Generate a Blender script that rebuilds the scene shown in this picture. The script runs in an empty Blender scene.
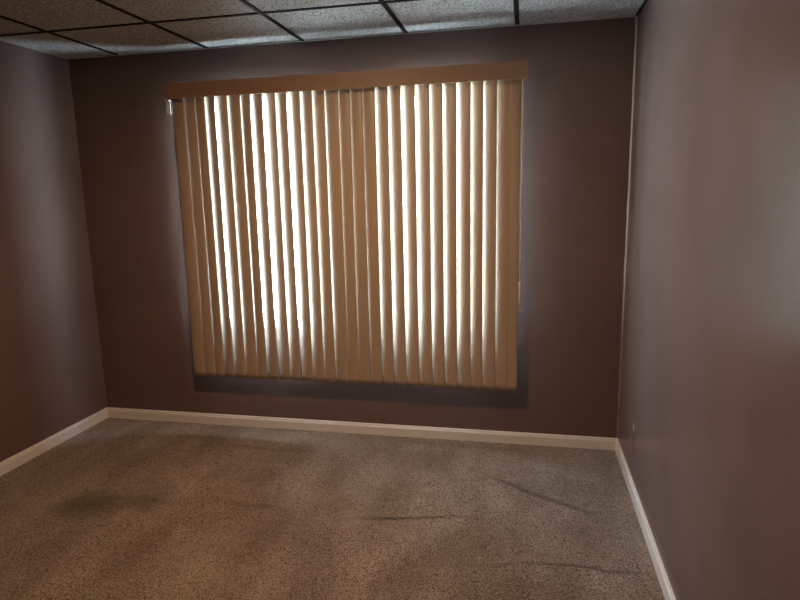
import bpy, bmesh, math, random
from mathutils import Vector, Matrix
random.seed(7)
S = bpy.context.scene
COL = S.collection

# ------------------------------------------------------------------ room size (metres)
W, H, D = 3.428, 2.403, 4.60        # width, ceiling height, depth (window wall at y = 0, room towards -y)
TILE, T0, C0 = 0.6096, 0.376, 0.591  # ceiling grid module, first long bar (x), first cross bar (-y)

# ------------------------------------------------------------------ helpers
def link(name, me, mat=None, parent=None):
    o = bpy.data.objects.new(name, me)
    COL.objects.link(o)
    if mat: me.materials.append(mat)
    if parent: o.parent = parent
    return o

def obj(name, bm, mat, parent=None, smooth=False):
    bmesh.ops.recalc_face_normals(bm, faces=bm.faces)
    me = bpy.data.meshes.new(name)
    bm.to_mesh(me); bm.free()
    if smooth:
        for p in me.polygons: p.use_smooth = True
    return link(name, me, mat, parent)

def box(bm, x0, x1, y0, y1, z0, z1, bev=0.0, seg=2):
    r = bmesh.ops.create_cube(bm, size=1.0)
    vs = r['verts']
    for v in vs:
        v.co = Vector(((x0+x1)/2 + v.co.x*(x1-x0), (y0+y1)/2 + v.co.y*(y1-y0), (z0+z1)/2 + v.co.z*(z1-z0)))
    if bev > 0:
        es = list({e for v in vs for e in v.link_edges})
        bmesh.ops.bevel(bm, geom=es, offset=bev, segments=seg, affect='EDGES', profile=0.5)

def cyl(bm, p, q, r, n=16, r2=None):
    p, q = Vector(p), Vector(q)
    d = q - p
    m = Matrix.Translation((p+q)/2) @ d.to_track_quat('Z', 'Y').to_matrix().to_4x4()
    bmesh.ops.create_cone(bm, cap_ends=True, segments=n, radius1=r, radius2=r if r2 is None else r2, depth=d.length, matrix=m)

def tag(o, label, cat=None, group=None, kind=None):
    o['label'] = label
    if cat: o['category'] = cat
    if group: o['group'] = group
    if kind: o['kind'] = kind
    return o

def structure(o, label, cat):
    return tag(o, label, cat, kind='structure')

def empty(name, loc):
    o = bpy.data.objects.new(name, None)
    o.empty_display_size = 0.1
    o.location = loc
    COL.objects.link(o)
    return o

# ------------------------------------------------------------------ materials
class M:
    def __init__(s, name):
        s.m = bpy.data.materials.new(name); s.m.use_nodes = True
        s.t = s.m.node_tree; s.n = s.t.nodes; s.l = s.t.links
        s.b = s.n['Principled BSDF']; s.out = s.n['Material Output']
        s._c = None
    def new(s, t, **k):
        n = s.n.new(t)
        for a, v in k.items(): setattr(n, a, v)
        return n
    def obj(s):
        if not s._c: s._c = s.new('ShaderNodeTexCoord')
        return s._c.outputs['Object']
    def noise(s, scale, detail=3, rough=0.5, stretch=None, vec=None):
        n = s.new('ShaderNodeTexNoise')
        n.inputs['Scale'].default_value = scale; n.inputs['Detail'].default_value = detail
        n.inputs['Roughness'].default_value = rough
        v = vec or s.obj()
        if stretch:
            mp = s.new('ShaderNodeMapping'); mp.inputs['Scale'].default_value = stretch
            s.l.new(v, mp.inputs['Vector']); v = mp.outputs['Vector']
        s.l.new(v, n.inputs['Vector'])
        return n.outputs['Fac']
    def ramp(s, fac, stops):
        r = s.new('ShaderNodeValToRGB')
        e = r.color_ramp.elements
        while len(e) < len(stops): e.new(0.5)
        for i, (p, c) in enumerate(stops):
            e[i].position = p
            e[i].color = (c, c, c, 1) if isinstance(c, (int, float)) else (*c, 1)
        s.l.new(fac, r.inputs['Fac'])
        return r.outputs['Color']
    def mix(s, fac, a, b, mode='MIX'):
        n = s.new('ShaderNodeMix', data_type='RGBA', blend_type=mode)
        for sock, v in ((n.inputs[0], fac), (n.inputs[6], a), (n.inputs[7], b)):
            if isinstance(v, tuple): sock.default_value = (*v, 1)
            elif isinstance(v, (int, float)): sock.default_value = v
            else: s.l.new(v, sock)
        return n.outputs[2]
    def math(s, op, a, b=0.0, clamp=False):
        n = s.new('ShaderNodeMath', operation=op, use_clamp=clamp)
        for sock, v in zip(n.inputs, (a, b)):
            if isinstance(v, (int, float)): sock.default_value = v
            else: s.l.new(v, sock)
        return n.outputs[0]
    def color(s, c):
        if isinstance(c, tuple): s.b.inputs['Base Color'].default_value = (*c, 1)
        else: s.l.new(c, s.b.inputs['Base Color'])
        return s
    def set(s, rough=0.5, spec=0.5, metal=0.0):
        s.b.inputs['Roughness'].default_value = rough
        s.b.inputs['Specular IOR Level'].default_value = spec
        s.b.inputs['Metallic'].default_value = metal
        return s
    def bump(s, h, strength=0.3, dist=0.002):
        n = s.new('ShaderNodeBump')
        n.inputs['Strength'].default_value = strength; n.inputs['Distance'].default_value = dist
        s.l.new(h, n.inputs['Height']); s.l.new(n.outputs['Normal'], s.b.inputs['Normal'])
        return s

def mat_wall(name, base, rough, spec):
    m = M(name)
    n = m.noise(1.7, 4)
    dark = tuple(c*0.90 for c in base); light = tuple(c*1.10 for c in base)
    m.color(m.mix(m.ramp(n, [(0.3, 0.0), (0.7, 1.0)]), dark, light)).set(rough, spec)
    m.bump(m.noise(160, 3), 0.10, 0.001)       # roller texture of the paint
    return m.m

WALL = (0.185, 0.129, 0.115)
wall_mat = mat_wall('semi gloss brown paint', WALL, 0.25, 0.08)

def mat_plain(name, c, rough, spec=0.5, metal=0.0, mottled=0.06, scale=30):
    m = M(name)
    n = m.noise(scale, 3)
    m.color(m.mix(n, tuple(x*(1-mottled) for x in c), tuple(min(1, x*(1+mottled)) for x in c))).set(rough, spec, metal)
    return m.m

base_mat = mat_plain('cream baseboard paint', (0.86, 0.84, 0.79), 0.35)
white_plastic = mat_plain('white plastic', (0.78, 0.76, 0.74), 0.4)
frame_mat = mat_plain('white vinyl window frame', (0.75, 0.75, 0.74), 0.4)
bar_mat = mat_plain('dark bronze grid bar', (0.010, 0.008, 0.007), 0.7, 0.15)
metal_mat = mat_plain('aluminium headrail', (0.5, 0.47, 0.42), 0.4, 0.5, 0.7)
valance_mat = mat_plain('tan valance vinyl', (0.32, 0.205, 0.13), 0.5)
wand_mat = mat_plain('pale yellowed plastic wand', (0.68, 0.55, 0.36), 0.3)
caulk_m = M('graded caulk line')
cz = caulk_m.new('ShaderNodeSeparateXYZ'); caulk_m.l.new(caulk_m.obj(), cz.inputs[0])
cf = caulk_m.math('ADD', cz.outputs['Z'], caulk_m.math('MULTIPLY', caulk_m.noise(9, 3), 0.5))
caulk_m.color(caulk_m.mix(caulk_m.ramp(caulk_m.math('MULTIPLY', cf, 0.4), [(0.42, 0.0), (0.56, 1.0)]), tuple(c*1.25 for c in WALL), (0.55, 0.48, 0.46))).set(0.35)  # wall brown low down, blending to pale higher up
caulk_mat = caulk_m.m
bead_mat = mat_plain('painted corner bead', tuple(c*1.15 for c in WALL), 0.3)

# vane vinyl: tan, fine vertical grain, a trace of light comes through
m = M('tan vertical blind vinyl')
g = m.noise(40, 3, 0.6, (14, 14, 0.25))
m.color(m.mix(g, (0.465, 0.365, 0.265), (0.52, 0.41, 0.30))).set(0.36, 0.5)
tr = m.new('ShaderNodeBsdfTranslucent'); tr.inputs['Color'].default_value = (0.62, 0.40, 0.20, 1)
mx = m.new('ShaderNodeMixShader'); mx.inputs[0].default_value = 0.03
m.l.new(m.b.outputs[0], mx.inputs[1]); m.l.new(tr.outputs[0], mx.inputs[2]); m.l.new(mx.outputs[0], m.out.inputs['Surface'])
vane_mat = m.m
back_mat = mat_plain('white vane backing', (0.82, 0.81, 0.78), 0.35)

# clear pane
m = M('clear window glass')
m.n.remove(m.b)
ta = m.new('ShaderNodeBsdfTransparent'); ta.inputs['Color'].default_value = (0.95, 0.97, 0.96, 1)
gl = m.new('ShaderNodeBsdfGlossy'); gl.inputs['Roughness'].default_value = 0.02
fr = m.new('ShaderNodeFresnel'); ge = m.new('ShaderNodeNewGeometry')
m.l.new(m.math('SUBTRACT', 1.45, m.math('MULTIPLY', ge.outputs['Backfacing'], 1.45-1/1.45)), fr.inputs['IOR'])   # same reflectance from both faces of the thin pane
mx = m.new('ShaderNodeMixShader')
m.l.new(fr.outputs[0], mx.inputs[0]); m.l.new(ta.outputs[0], mx.inputs[1]); m.l.new(gl.outputs[0], mx.inputs[2])
m.l.new(mx.outputs[0], m.out.inputs['Surface'])
glass_mat = m.m

# fissured mineral fibre ceiling tile
m = M('fissured ceiling tile')
f1 = m.noise(95, 4, 0.65); f2 = m.noise(210, 2, 0.6)
pit = m.ramp(m.math('ADD', m.math('MULTIPLY', f1, 0.6), m.math('MULTIPLY', f2, 0.4)), [(0.40, 0.0), (0.52, 1.0)])
m.color(m.mix(pit, (0.13, 0.125, 0.115), (0.70, 0.69, 0.66))).set(0.9, 0.2)
m.bump(pit, 0.7, 0.004)
tile_mat = m.m

# plush carpet: pile noise, vacuum and drag marks, one old dark stain
m = M('taupe plush carpet')
sep = m.new('ShaderNodeSeparateXYZ'); m.l.new(m.obj(), sep.inputs[0])
X, Y = sep.outputs['X'], sep.outputs['Y']
wob = m.math('MULTIPLY', m.math('SUBTRACT', m.noise(7, 3), 0.5), 0.10)
wig = m.math('ADD', m.math('MULTIPLY', m.math('SUBTRACT', m.noise(28, 3, 0.6), 0.5), 0.030), m.math('MULTIPLY', m.math('SUBTRACT', m.noise(5, 2), 0.5), 0.06))
def seg_mask(x0, y0, x1, y1, w, soft):
    L = math.hypot(x1-x0, y1-y0); ux, uy = (x1-x0)/L, (y1-y0)/L
    dx = m.math('SUBTRACT', X, x0); dy = m.math('SUBTRACT', Y, y0)
    along = m.math('ADD', m.math('MULTIPLY', dx, ux), m.math('MULTIPLY', dy, uy))
    across = m.math('ADD', m.math('SUBTRACT', m.math('MULTIPLY', dy, ux), m.math('MULTIPLY', dx, uy)), wig)
    a = m.math('SUBTRACT', 1.0, m.math('DIVIDE', m.math('ABSOLUTE', across), w), True)
    e = m.math('MULTIPLY', m.math('DIVIDE', along, soft, True), m.math('DIVIDE', m.math('SUBTRACT', L, along), soft, True), True)
    return m.math('MULTIPLY', a, e)
def marks(rows):
    r = None
    for x0, y0, x1, y1, w, soft, amt in rows:
        k = m.math('MULTIPLY', seg_mask(x0, y0, x1, y1, w, soft), amt)
        r = k if r is None else m.math('MAXIMUM', r, k)
    return r
# dents dragged into the pile
creases = [(2.02, -1.02, 2.72, -0.87, 0.020, 0.22, 0.9), (2.18, -0.98, 2.44, -0.935, 0.020, 0.08, 1.1),
           (2.66, -0.44, 3.24, -0.80, 0.030, 0.14, 0.85), (2.86, -1.20, 3.42, -1.21, 0.018, 0.16, 0.85),
           (0.95, -0.30, 1.75, -0.33, 0.04, 0.2, 0.4), (2.60, -1.28, 2.95, -1.22, 0.03, 0.12, 0.4), (1.25, -0.95, 1.85, -0.98, 0.03, 0.2, 0.35)]
# paler swaths where the nap leans the other way
swaths = [(2.12, -0.15, 1.98, -0.62, 0.035, 0.12, 0.8), (2.20, -0.75, 3.12, -0.35, 0.05, 0.2, 0.6), (2.45, -0.30, 2.95, -0.95, 0.10, 0.2, 0.7),
          (2.85, -0.22, 3.35, -0.50, 0.05, 0.15, 0.6), (0.85, -0.62, 1.25, -0.95, 0.07, 0.15, 0.75), (1.2, -0.55, 1.75, -0.50, 0.09, 0.2, 0.6),
          (2.1, -1.55, 2.65, -0.80, 0.10, 0.25, 0.6), (1.65, -1.6, 2.02, -1.18, 0.08, 0.2, 0.5), (0.55, -0.75, 0.80, -0.66, 0.03, 0.1, 0.6)]
cm = marks(creases); sm = marks(swaths)
pile = m.noise(80, 5, 0.85)
vo = m.new('ShaderNodeTexVoronoi', feature='F1'); vo.inputs['Scale'].default_value = 170
m.l.new(m.obj(), vo.inputs['Vector'])
broad = m.noise(2.3, 4, 0.55)
sweep = m.noise(5.0, 3, 0.5, (1.0, 0.35, 1.0))
lay = m.math('ADD', m.math('ADD', m.math('MULTIPLY', broad, 0.5), m.math('MULTIPLY', sweep, 0.5)), m.math('MULTIPLY', sm, 0.17))
col = m.mix(m.ramp(lay, [(0.38, 0.0), (0.66, 1.0)]), (0.275, 0.208, 0.156), (0.46, 0.372, 0.302))
clump = m.math('MULTIPLY', m.math('SUBTRACT', m.noise(26, 4, 0.7), 0.5), 0.22)
tip = m.math('ADD', m.math('ADD', m.math('MULTIPLY', pile, 0.62), clump), m.math('MULTIPLY', m.math('SUBTRACT', 0.75, vo.outputs['Distance']), 0.55))
tuft = m.ramp(tip, [(0.32, 0.36), (0.44, 0.88), (0.54, 1.10), (0.68, 1.50)])
col = m.mix(1.0, col, tuft, 'MULTIPLY')
def blob(x, y, rx, ry):
    dx = m.math('DIVIDE', m.math('ADD', m.math('SUBTRACT', X, x), wob), rx); dy = m.math('DIVIDE', m.math('ADD', m.math('SUBTRACT', Y, y), wob), ry)
    r2 = m.math('ADD', m.math('MULTIPLY', dx, dx), m.math('MULTIPLY', dy, dy))
    return m.math('SUBTRACT', 1.0, r2, True)
st = m.math('MAXIMUM', m.math('MULTIPLY', blob(0.74, -1.10, 0.24, 0.16), 0.75), m.math('MULTIPLY', blob(0.98, -1.03, 0.20, 0.11), 0.55))
st = m.math('MAXIMUM', st, m.math('MULTIPLY', blob(0.55, -0.55, 0.25, 0.16), 0.25))
col = m.mix(st, col, (0.055, 0.048, 0.022))
col = m.mix(m.math('MULTIPLY', cm, 0.75), col, (0.03, 0.02, 0.013))
m.color(col).set(0.95, 0.1)
m.b.inputs['Sheen Weight'].default_value = 0.15
m.b.inputs['Sheen Roughness'].default_value = 0.5
m.bump(m.math('SUBTRACT', tip, m.math('MULTIPLY', cm, 0.5)), 0.9, 0.010)
carpet_mat = m.m

# ------------------------------------------------------------------ room shell
TH = 0.065
Z0, Z1 = 0.68, 2.118                        # window sill and head
OPEN = [(0.855, 1.65), (1.93, 2.62)]         # the two window openings
bm = bmesh.new()
xs = [-TH] + [v for o in OPEN for v in o] + [W+TH]
for i in range(len(xs)-1):
    if i % 2 == 0: box(bm, xs[i], xs[i+1], 0, TH, 0, H)
for a, b in OPEN:
    box(bm, a, b, 0, TH, 0, Z0); box(bm, a, b, 0, TH, Z1, H)
structure(obj('wall_back', bm, wall_mat), 'dark brown painted wall behind the tan vertical blind', 'wall')
bm = bmesh.new(); box(bm, -TH, 0, -D, 0, 0, H)
wl = structure(obj('wall_left', bm, wall_mat), 'brown painted wall at the left with a soft vertical sheen', 'wall')
bm = bmesh.new(); box(bm, W, W+TH, -D, 0, 0, H)
wr = structure(obj('wall_right', bm, wall_mat), 'glossy brown painted wall at the right catching grey daylight', 'wall')
bm = bmesh.new(); box(bm, -TH, W+TH, -D-TH, -D, 0, H)
structure(obj('wall_front', bm, wall_mat), 'brown painted wall facing the window from across the room', 'wall')

# floor: gently uneven carpet
bm = bmesh.new()
NX, NY = 120, 160
bmesh.ops.create_grid(bm, x_segments=NX, y_segments=NY, size=0.5)
for v in bm.verts:
    x, y = (v.co.x+0.5)*(W+2*TH)-TH, -(0.5-v.co.y)*(D+2*TH)+TH
    z = 0.0018*math.sin(3.1*x+1.3*y) + 0.0014*math.sin(7.3*y-2.2*x) + random.uniform(-0.0012, 0.0012)
    v.co = (x, y, z-0.002)
structure(obj('floor', bm, carpet_mat, smooth=True), 'worn taupe plush carpet with drag marks and a dark stain', 'carpet')

bm = bmesh.new()      # a pulled loop of pile lying loose on the carpet
for x0, y0, a0, l in ((1.685, -1.285, 0.3, 0.045), (1.705, -1.300, 0.9, 0.030), (1.735, -1.275, -0.2, 0.040), (1.760, -1.290, 1.9, 0.025)):
    p = Vector((x0, y0, 0.004))
    for i in range(4):
        q = p + Vector((math.cos(a0+i*0.35)*l/4, math.sin(a0+i*0.35)*l/4, 0.004 if i < 2 else -0.003))
        cyl(bm, p, q, 0.0026, 7); p = q
obj('loose_loop', bm, mat_plain('pale carpet yarn', (0.38, 0.31, 0.24), 0.9), bpy.data.objects['floor'])['label'] = 'pale loose loops pulled out of the carpet'

# ceiling: tiles laid in a dark grid
bm = bmesh.new(); box(bm, -TH, W+TH, -D-TH, TH, H, H+0.05)
ceil = structure(obj('ceiling', bm, tile_mat), 'suspended ceiling of fissured off-white tiles above the blind', 'ceiling')
bm = bmesh.new()
x = T0
while x < W:
    box(bm, x-0.012, x+0.012, -D, -0.026, H-0.005, H, 0.001, 1); x += TILE
y = -C0
while y > -D:
    xx = [0.0] + [T0+i*TILE for i in range(20) if T0+i*TILE < W] + [W]
    for a, b in zip(xx, xx[1:]):
        box(bm, a+(0.012 if a > 0 else 0), b-(0.012 if b < W else 0), y-0.012, y+0.012, H-0.0045, H, 0.001, 1)
    y -= TILE
obj('ceiling_grid', bm, bar_mat, ceil)['label'] = 'dark metal bars between the ceiling tiles'
bm = bmesh.new()
box(bm, 0, W, -0.025, 0, H-0.003, H); box(bm, 0, 0.025, -D, -0.025, H-0.003, H); box(bm, W-0.025, W, -D, -0.025, H-0.003, H)
obj('wall_angle', bm, mat_plain('off-white wall angle', (0.48, 0.47, 0.43), 0.6), ceil)['label'] = 'off-white edge strip where ceiling meets the walls'

# baseboards with a moulded top edge, mitred in the corners
PROF = [(0, 0), (0.013, 0), (0.013, 0.052), (0.0115, 0.057), (0.008, 0.060), (0.0075, 0.066), (0.005, 0.071), (0, 0.0725)]
def board(name, f, label):
    bm = bmesh.new()
    a = [bm.verts.new(f(t, h, 0)) for t, h in PROF]; b = [bm.verts.new(f(t, h, 1)) for t, h in PROF]
    n = len(PROF)
    for i in range(n): bm.faces.new((a[i], a[(i+1) % n], b[(i+1) % n], b[i]))
    bm.faces.new(a); bm.faces.new(b)
    structure(obj(name, bm, base_mat), label, 'baseboard')
board('baseboard_back', lambda t, h, e: (t if e == 0 else W-t, -t, h), 'cream baseboard under the window wall')
board('baseboard_left', lambda t, h, e: (t, -t if e == 0 else -D+t, h), 'cream baseboard along the left wall')
board('baseboard_right', lambda t, h, e: (W-t, -t if e == 0 else -D+t, h), 'cream baseboard along the right wall')
board('baseboard_front', lambda t, h, e: (t if e == 0 else W-t, -D+t, h), 'cream baseboard on the wall across from the window')

def bead(name, x, sx, r, mat, label):
    bm = bmesh.new()
    pr = [(0, 0), (sx*r, 0), (sx*r*0.62, -r*0.22), (sx*r*0.22, -r*0.62), (0, -r)]
    zs = [0.073 + (H-0.006-0.073)*i/40 for i in range(41)]
    rows = []
    for i, z in enumerate(zs):
        k = 1 + 0.18*math.sin(i*1.7)*math.sin(i*0.6)
        rows.append([bm.verts.new((x+px*k, py*k, z)) for px, py in pr])
    for a, b in zip(rows, rows[1:]):
        for i in range(5): bm.faces.new((a[i], a[(i+1) % 5], b[(i+1) % 5], b[i]))
    bm.faces.new(rows[0]); bm.faces.new(rows[-1])
    structure(obj(name, bm, mat), label, 'trim')
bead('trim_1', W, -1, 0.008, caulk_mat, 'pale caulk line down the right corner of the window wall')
bead('trim_2', 0, 1, 0.0035, bead_mat, 'thin brown bead down the left corner of the window wall')

# a flake of missing paint with a crack under it, low on the right wall
bm = bmesh.new()
pts = [(-0.475, 0.352), (-0.482, 0.356), (-0.492, 0.346), (-0.501, 0.333), (-0.503, 0.325), (-0.497, 0.322), (-0.488, 0.331), (-0.479, 0.342)]
a = [bm.verts.new((W-0.0005, y, z)) for y, z in pts]; b = [bm.verts.new((W-0.003, y*0.98-0.0098, z*0.98+0.0068)) for y, z in pts]
for i in range(8): bm.faces.new((a[i], a[(i+1) % 8], b[(i+1) % 8], b[i]))
bm.faces.new(a); bm.faces.new(b)
obj('paint_chip', bm, mat_plain('bare plaster', (0.45, 0.40, 0.38), 0.8), wr)['label'] = 'small pale chip in the paint'
bm = bmesh.new(); cyl(bm, (W-0.0005, -0.505, 0.30), (W-0.0005, -0.515, 0.215), 0.0022, 6, 0.001)
obj('paint_crack', bm, mat_plain('dark crack', (0.03, 0.02, 0.016), 0.9), wr)['label'] = 'short dark crack below the paint chip'

# windows: sliding sash pairs in white frames, set in the wall
for n, (a, b) in enumerate(OPEN):
    root = structure(empty('window_%d' % (n+1), ((a+b)/2, 0.035, Z0)), ('white sliding window behind the left half of the blind', 'white sliding window behind the right half of the blind')[n], 'window')
    def sub(name, bm, mat):
        bm.transform(Matrix.Translation(-root.location)); return obj(name, bm, mat, root)
    fw = 0.022
    bm = bmesh.new()
    for q in ((a, a+fw, Z0, Z1), (b-fw, b, Z0, Z1), (a+fw, b-fw, Z0, Z0+fw), (a+fw, b-fw, Z1-fw, Z1)):
        box(bm, q[0], q[1], 0.010, 0.060, q[2], q[3], 0.002, 1)
    sub('window_frame', bm, frame_mat)
    mid = (a+b)/2
    for k, (p, q, yy) in enumerate(((a+fw, mid+0.014, 0.024), (mid-0.014, b-fw, 0.046))):
        bm = bmesh.new(); sw = 0.028
        for r in ((p, p+sw, Z0+fw, Z1-fw), (q-sw, q, Z0+fw, Z1-fw), (p+sw, q-sw, Z0+fw, Z0+fw+sw), (p+sw, q-sw, Z1-fw-sw, Z1-fw)):
            box(bm, r[0], r[1], yy-0.0105, yy+0.0105, r[2], r[3], 0.002, 1)
        s = sub('sash', bm, frame_mat)
        bm = bmesh.new(); box(bm, p+sw, q-sw, yy-0.002, yy+0.002, Z0+fw+sw, Z1-fw-sw)
        g = sub('pane', bm, glass_mat); g.parent = s

# ------------------------------------------------------------------ vertical blind
BX, BY = 1.81, -0.100
blind = empty('vertical_blind', (BX, BY, 0.37))
tag(blind, 'tan vertical blind with twisted vanes and a wide valance over the window', 'blind')
def bpart(name, bm, mat, smooth=False, parent=None):
    bm.transform(Matrix.Translation(-blind.location)); return obj(name, bm, mat, parent or blind, smooth)
VX0, VX1, VZ0, VZ1, VY = 0.767, 2.871, 2.098, 2.187, -0.165
bm = bmesh.new()
box(bm, VX0, VX1, VY, VY+0.005, VZ0, VZ1, 0.0015, 2)
box(bm, VX0, VX0+0.005, VY+0.005, -0.075, VZ0, VZ1, 0.001, 1)
box(bm, VX1-0.005, VX1, VY+0.005, -0.075, VZ0, VZ1, 0.001, 1)
box(bm, VX0+0.005, VX1-0.005, VY+0.005, VY+0.012, VZ1-0.006, VZ1, 0.001, 1)
bpart('valance', bm, valance_mat)
bm = bmesh.new(); box(bm, VX0+0.012, VX1-0.012, BY-0.022, -0.040, 2.135, 2.172, 0.003, 2)
bpart('headrail', bm, metal_mat)
for k, bx_ in enumerate((0.95, 1.81, 2.68)):
    bm = bmesh.new()
    box(bm, bx_-0.015, bx_+0.015, BY-0.022, -0.001, 2.1725, 2.175)
    box(bm, bx_-0.015, bx_+0.015, -0.004, -0.0005, 2.13, 2.1745)
    bpart('mounting_bracket', bm, white_plastic)
bm = bmesh.new()
box(bm, 0.722, 0.752, BY+0.008, BY+0.014, 2.022, 2.100, 0.002, 2)
box(bm, 0.717, 0.748, BY+0.004, BY+0.018, 2.096, 2.118, 0.003, 2)
bpart('cord_clip', bm, white_plastic)['label'] = 'small white plastic clip hanging under the left end of the valance'
bm = bmesh.new()
WX, WY = 2.850, -0.128
cyl(bm, (WX, WY+0.01, 2.13), (WX, WY, 1.02), 0.0035, 10)
cyl(bm, (WX, WY, 1.02), (WX, WY, 0.87), 0.0055, 12, 0.0065)
bpart('wand', bm, wand_mat, True)['label'] = 'thin pale tilt wand at the right edge'

VW, VT, VB = 0.089, 0.0012, 0.372       # vane width, thickness, lower end
VTOP = 2.118
def vane_mesh():
    bm = bmesh.new(); n = 10; sag = 0.0085
    rows = []
    for z in (VTOP, VTOP-0.02, 1.6, 1.0, VB+0.03, VB):
        r = []
        for side in (0, 1):
            for i in range(n+1):
                u = -1+2*i/n
                yy = -sag*(1-u*u) + sag*0.5 + (VT if side else 0)
                r.append(bm.verts.new((u*VW/2, yy, z-VB)))
        rows.append(r)
    N = n+1
    for a, b in zip(rows, rows[1:]):
        for i in range(n):
            bm.faces.new((a[i], a[i+1], b[i+1], b[i])); bm.faces.new((a[N+i], a[N+i+1], b[N+i+1], b[N+i])).material_index = 1
        bm.faces.new((a[0], a[N], b[N], b[0])); bm.faces.new((a[n], a[N+n], b[N+n], b[n]))
    for r in (rows[0], rows[-1]):
        for i in range(n): bm.faces.new((r[i], r[i+1], r[N+i+1], r[N+i]))
    return bm
RIGHT = [0.856, 0.928, 0.996, 1.064, 1.142, 1.221, 1.288, 1.364, 1.444, 1.516, 1.595, 1.668, 1.740, 1.824, 1.889,
         1.964, 2.037, 2.111, 2.188, 2.267, 2.345, 2.419, 2.494, 2.573, 2.640, 2.714, 2.788, 2.842]
ANG = [7, 8, 15, 21, 12, 7, 17, 19, 20, 19, 20, 16, 11, 10, 10, 10, 11, 19, 19, 18, 17, 18, 17, 18, 16, 17, 11, 3]
proto = clip = None
for k, (xr, an) in enumerate(zip(RIGHT, ANG)):
    a = math.radians(an)
    if proto is None:
        v = obj('vane', vane_mesh(), vane_mat, blind, True); proto = v; v.data.materials.append(back_mat)
        c = bmesh.new()
        box(c, -0.007, 0.007, -0.0035, 0.0025, VTOP-0.010-VB, VTOP+0.004-VB, 0.001, 1)
        cyl(c, (0, 0, VTOP+0.004-VB), (0, 0, 2.1345-VB), 0.003, 8)
        cl = obj('hanger_clip', c, white_plastic, v); clip = cl
    else:
        v = proto.copy(); COL.objects.link(v); v.parent = blind
        cl = clip.copy(); COL.objects.link(cl); cl.parent = v
    v.location = (xr - 0.008*(1-k/27) - VW/2*math.cos(a) - BX, 0, VB-0.37)
    v.rotation_euler = (random.uniform(-.0015, .0015), random.uniform(-.001, .001), -a)

# ------------------------------------------------------------------ recessed ceiling light (above and in front of the frame)
LX, LY = T0+2.5*TILE, -(C0+1.5*TILE)
can = tag(empty('recessed_light', (LX, LY, H)), 'round recessed ceiling light with a white trim ring in the tile', 'light')
bm = bmesh.new()
n = 40; ring = []
for i in range(n):
    c, s = math.cos(2*math.pi*i/n), math.sin(2*math.pi*i/n)
    ring.append([bm.verts.new((r*c, r*s, z)) for r, z in ((0.075, -0.002), (0.095, -0.001), (0.094, -0.006), (0.080, -0.010), (0.075, -0.008))])
for p, q in zip(ring, ring[1:]+ring[:1]):
    for i in range(5): bm.faces.new((p[i], p[(i+1) % 5], q[(i+1) % 5], q[i]))
obj('trim_ring', bm, white_plastic, can, True)
m = M('lit diffuser'); m.color((0.9, 0.9, 0.85)); m.b.inputs['Emission Color'].default_value = (1, 0.78, 0.52, 1); m.b.inputs['Emission Strength'].default_value = 6.0
bm = bmesh.new(); cyl(bm, (0, 0, -0.0015), (0, 0, -0.004), 0.0745, 40)
obj('diffuser', bm, m.m, can)
L = bpy.data.lights.new('ceiling lamp', 'AREA'); L.shape = 'DISK'; L.size = 0.145
L.energy = 23.0; L.color = (1.0, 0.61, 0.335)
lo = bpy.data.objects.new('lamp_light', L); COL.objects.link(lo); lo.parent = can; lo.location = (0, 0, -0.009)

# ------------------------------------------------------------------ overcast daylight outside, plus boosted ground light
w = bpy.data.worlds.new('overcast sky with boosted ground'); S.world = w; w.use_nodes = True
nt = w.node_tree; bg = nt.nodes['Background']
tc = nt.nodes.new('ShaderNodeTexCoord'); sp = nt.nodes.new('ShaderNodeSeparateXYZ'); rp = nt.nodes.new('ShaderNodeValToRGB')
mp = nt.nodes.new('ShaderNodeMapRange'); mp.inputs['From Min'].default_value = -1; mp.inputs['From Max'].default_value = 1
nt.links.new(tc.outputs['Generated'], sp.inputs[0]); nt.links.new(sp.outputs['Z'], mp.inputs['Value']); nt.links.new(mp.outputs[0], rp.inputs['Fac'])
e = rp.color_ramp.elements
e[0].position = 0.47; e[0].color = (1.2, 1.45, 1.65, 1)  # unseen ground, set brighter than the sky to throw light onto the ceiling
e[1].position = 0.52; e[1].color = (0.67, 0.85, 1.06, 1)
k = e.new(1.0); k.color = (0.66, 0.84, 1.06, 1)
nt.links.new(rp.outputs['Color'], bg.inputs['Color']); bg.inputs['Strength'].default_value = 39.0
for n, (a, b) in enumerate(OPEN):      # sampling portals in the two openings
    P = bpy.data.lights.new('window portal', 'AREA'); P.shape = 'RECTANGLE'; P.size = b-a; P.size_y = Z1-Z0
    P.cycles.is_portal = True
    po = bpy.data.objects.new('window_portal', P); COL.objects.link(po)
    po.location = ((a+b)/2, TH-0.005, (Z0+Z1)/2); po.rotation_euler = (-math.pi/2, 0, 0)

# ------------------------------------------------------------------ camera
cam = bpy.data.cameras.new('camera'); co = bpy.data.objects.new('camera', cam); COL.objects.link(co)
R = Vector((0.9786678, 0.20445368, -0.02019949)); U = Vector((-0.0168707, 0.17796178, 0.98389277)); F = Vector((-0.20475524, 0.9625634, -0.17761474))
mw = Matrix((R, U, -F)).transposed().to_4x4(); mw.translation = Vector((2.88345, -3.5265, 1.52891))
co.matrix_world = mw
cam.sensor_fit = 'HORIZONTAL'; cam.sensor_width = 36.0; cam.lens = 600.63*36/800; cam.clip_start = 0.02
S.camera = co

S.view_settings.view_transform = 'Standard'; S.view_settings.look = 'None'
S.view_settings.gamma = 1.0; S.view_settings.use_curve_mapping = False; S.view_settings.exposure = 0.2
c = S.cycles
c.max_bounces = 10; c.diffuse_bounces = 6; c.glossy_bounces = 4; c.transparent_max_bounces = 12
c.use_denoising = True; c.sample_clamp_indirect = 6.0; c.caustics_reflective = False; c.caustics_refractive = False
